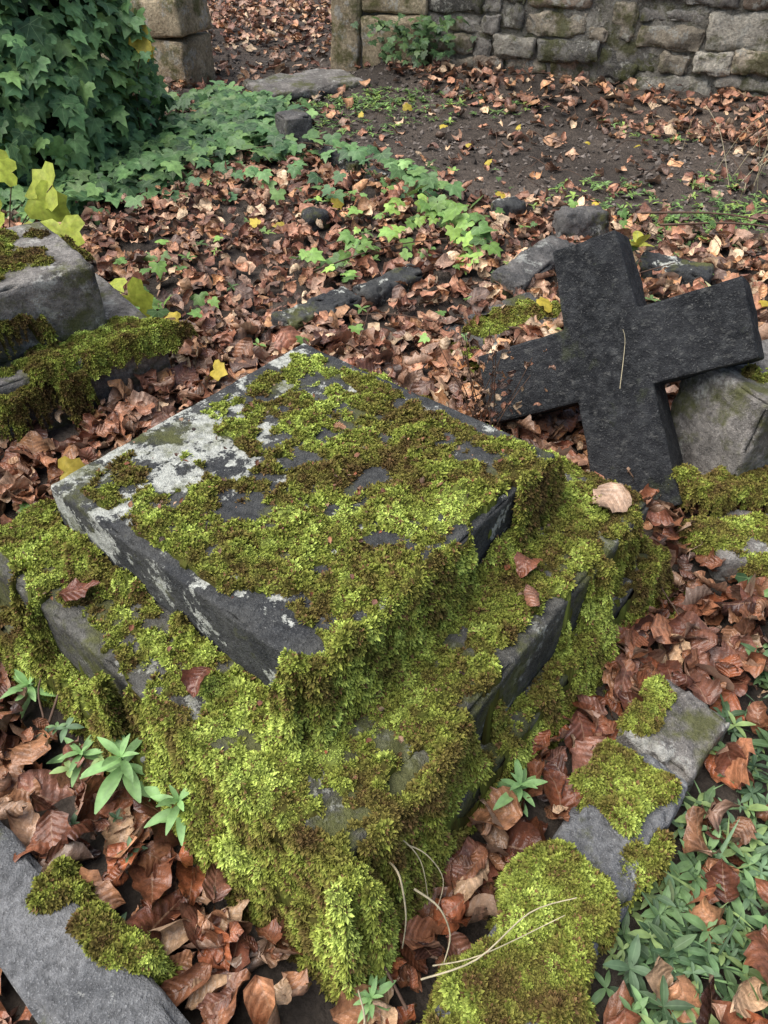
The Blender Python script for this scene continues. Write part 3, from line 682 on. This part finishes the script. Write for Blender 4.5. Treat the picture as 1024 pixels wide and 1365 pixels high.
plant('seedling_plant.004',(-.02,.40,.02),.06,.05)
plant('seedling_plant.005',(-.78,1.0,.03),.06,.07)
V,F,C,L=rosettes(np.array([[1.28,2.72,.12]]),9,np.array([.14]),.10,np.array([[.50,.47,.25]]),(.3,1.2)); mk('pale_seedling',V,F,m_weed,col=C,luv=L)
V,F,C,L=rosettes(np.array([[1.10,3.25,.12]]),8,np.array([.11]),.2,np.array([[.42,.42,.07]]),(.2,1.1)); mk('yellow_seedling',V,F,m_weed,col=C,luv=L)
st=[]; 
for i in range(12):
    b=np.array([.30+rng.normal(0,.03),1.93+rng.normal(0,.03),.08]); e=b+np.array([rng.normal(.0,.08),rng.normal(0,.04),rng.uniform(.2,.38)])
    st.append(tube([b,(b+e)/2+rng.normal(0,.015,3),e],.0022))
V,F,C=cat(st); dp=empty('dead_plant'); mk('stalks',V,F,m_twig,parent=dp)
n=110; pp=np.stack([.30+rng.normal(0,.07,n),1.93+rng.normal(0,.04,n),rng.uniform(.16,.42,n)],-1)
V,F,C,L=litter(pp,frames(n,.9),rng.uniform(.018,.038,n),pick(n,PF)*.8,6,5,1.2,pleat=0); mk('withered_leaves',V,F,m_leaff,col=C,luv=L,parent=dp)
# ---------------------------------------------------------------- straw stems and twigs
st=[tube([(-.10,.53,.255),(-.07,.50,.25),(-.04,.50,.235),(-.01,.52,.20)],.0018),
    tube([(.01,.55,.235),(.025,.52,.25),(.035,.48,.20),(.03,.46,.12)],.0022),
    tube([(-.02,.575,.27),(.02,.575,.275),(.06,.56,.22),(.075,.53,.14)],.0016),
    tube([(.05,.53,.18),(.09,.505,.17),(.11,.48,.12),(.10,.45,.08)],.0022),
    tube([(.06,.42,.10),(.15,.44,.13),(.24,.50,.16),(.32,.52,.17)],.0018),
    tube([(.08,.44,.10),(.16,.45,.12),(.30,.50,.15)],.0014),
    tube([(-.04,.33,.06),(-.03,.36,.11),(-.04,.39,.15)],.0026),
    tube([(.03,.58,.24),(.07,.57,.22),(.10,.55,.17),(.09,.52,.12)],.0014)]
V,F,C=cat(st); mk('dry_stems',V,F,m_straw)
V,F,C=cat([tube([cc+arm*.02+up*-.10+nn*.006,cc+arm*.06+up*.02+nn*.01,cc+arm*.065+up*.06+nn*.02],.0013)]); mk('grass_stem',V,F,m_straw)
st=[]
for i in range(110):
    if i<50: b=np.array([rng.uniform(.6,3.),rng.uniform(3.0,6.3)])
    elif i<82: b=np.array([rng.uniform(-2,1.5),rng.uniform(2.3,6.5)])
    else: b=np.array([rng.uniform(-1.,1.2),rng.uniform(.2,2.2)])
    if infoot(b[:1],b[1:])[0]: continue
    a=rng.uniform(0,3.14); L_=rng.uniform(.12,.5)*(1 if i<70 else .5); e=b+L_*np.array([math.cos(a),math.sin(a)]); mdd=(b+e)/2+rng.normal(0,.03,2)
    z=lambda q:float(gh(q[0],q[1]))+.055
    st.append(tube([(b[0],b[1],z(b)),(mdd[0],mdd[1],z(mdd)+.03),(e[0],e[1],z(e)+rng.uniform(0,.05))],rng.uniform(.0015,.0035)))
for pts_ in ([(1.25,3.75,.08),(1.6,3.6,.13),(2.0,3.45,.1)],[(1.3,3.6,.08),(1.7,3.5,.12),(2.1,3.3,.08)],[(2.2,5.0,.05),(2.25,4.6,.35),(2.1,3.9,.5)]): st.append(tube(pts_,.006))
V,F,C=cat(st); mk('twigs',V,F,m_twig)
st=[]
for i in range(20):
    b=np.array([2.1+rng.normal(0,.15),4.4+rng.normal(0,.3),.0]); e=b+np.array([rng.normal(0,.25),rng.normal(-.2,.2),rng.uniform(.15,.4)]); st.append(tube([b,(b+e)/2+np.array([0,0,.06]),e],.0022))
V,F,C=cat(st); mk('dry_grass_stalks',V,F,m_straw)
x,y=scatter(8000,-1.6,3.6,2.9,8); pd=pathd(x,y); k=pd<1.0; x,y=x[k],y[k]; n=len(x)
oc=np.array([(1,0,0),(-1,0,0),(0,1,0),(0,-1,0),(0,0,.6),(0,0,-.6)],float); of=np.array([(0,2,4),(2,1,4),(1,3,4),(3,0,4),(2,0,5),(1,2,5),(3,1,5),(0,3,5)])
sz=rng.gamma(2,.005,n)+.004; P=np.einsum('nij,nkj->nki',frames(n,.5),oc[None]*rng.uniform(.5,1.3,(n,6,1)))*sz[:,None,None]+np.stack([x,y,gh(x,y)+.004],-1)[:,None]
F=(of[None]+(np.arange(n)*6)[:,None,None]).reshape(-1,3); c=np.array([[.105,.088,.075]])*rng.uniform(.4,2.2,(n,1)); 
mk('path_gravel',P.reshape(-1,3),F,m_peb,col=np.repeat(c[:,None],6,1),smooth=False)
# ---------------------------------------------------------------- camera and light
cam=bpy.data.cameras.new('camera'); co=bpy.data.objects.new('camera',cam); scene.collection.objects.link(co)
co.location=(0,0,1.5); co.rotation_euler=(math.radians(48),0,0); cam.sensor_fit='VERTICAL'; cam.sensor_height=24; cam.lens=18.02; cam.clip_end=300
scene.camera=co
w=bpy.data.worlds.new('World'); scene.world=w; w.use_nodes=True
sky=w.node_tree.nodes.new('ShaderNodeTexSky'); sky.sky_type='NISHITA'; sky.sun_disc=False
el=math.radians(60); az=math.radians(-100)
sky.sun_elevation=el; sky.sun_rotation=az; sky.dust_density=3; sky.air_density=1; sky.ozone_density=.5
bg=w.node_tree.nodes['Background']; w.node_tree.links.new(sky.outputs[0],bg.inputs[0]); bg.inputs[1].default_value=.15
sl=bpy.data.lights.new('sun','SUN'); sl.energy=4.7; sl.angle=math.radians(75); sl.color=(1,.98,.94)
so=bpy.data.objects.new('sun',sl); scene.collection.objects.link(so)
d=Vector((math.sin(az)*math.cos(el),math.cos(az)*math.cos(el),math.sin(el))); so.rotation_euler=d.to_track_quat('Z','Y').to_euler()
scene.view_settings.view_transform='Standard'; scene.view_settings.look='None'; scene.view_settings.exposure=0
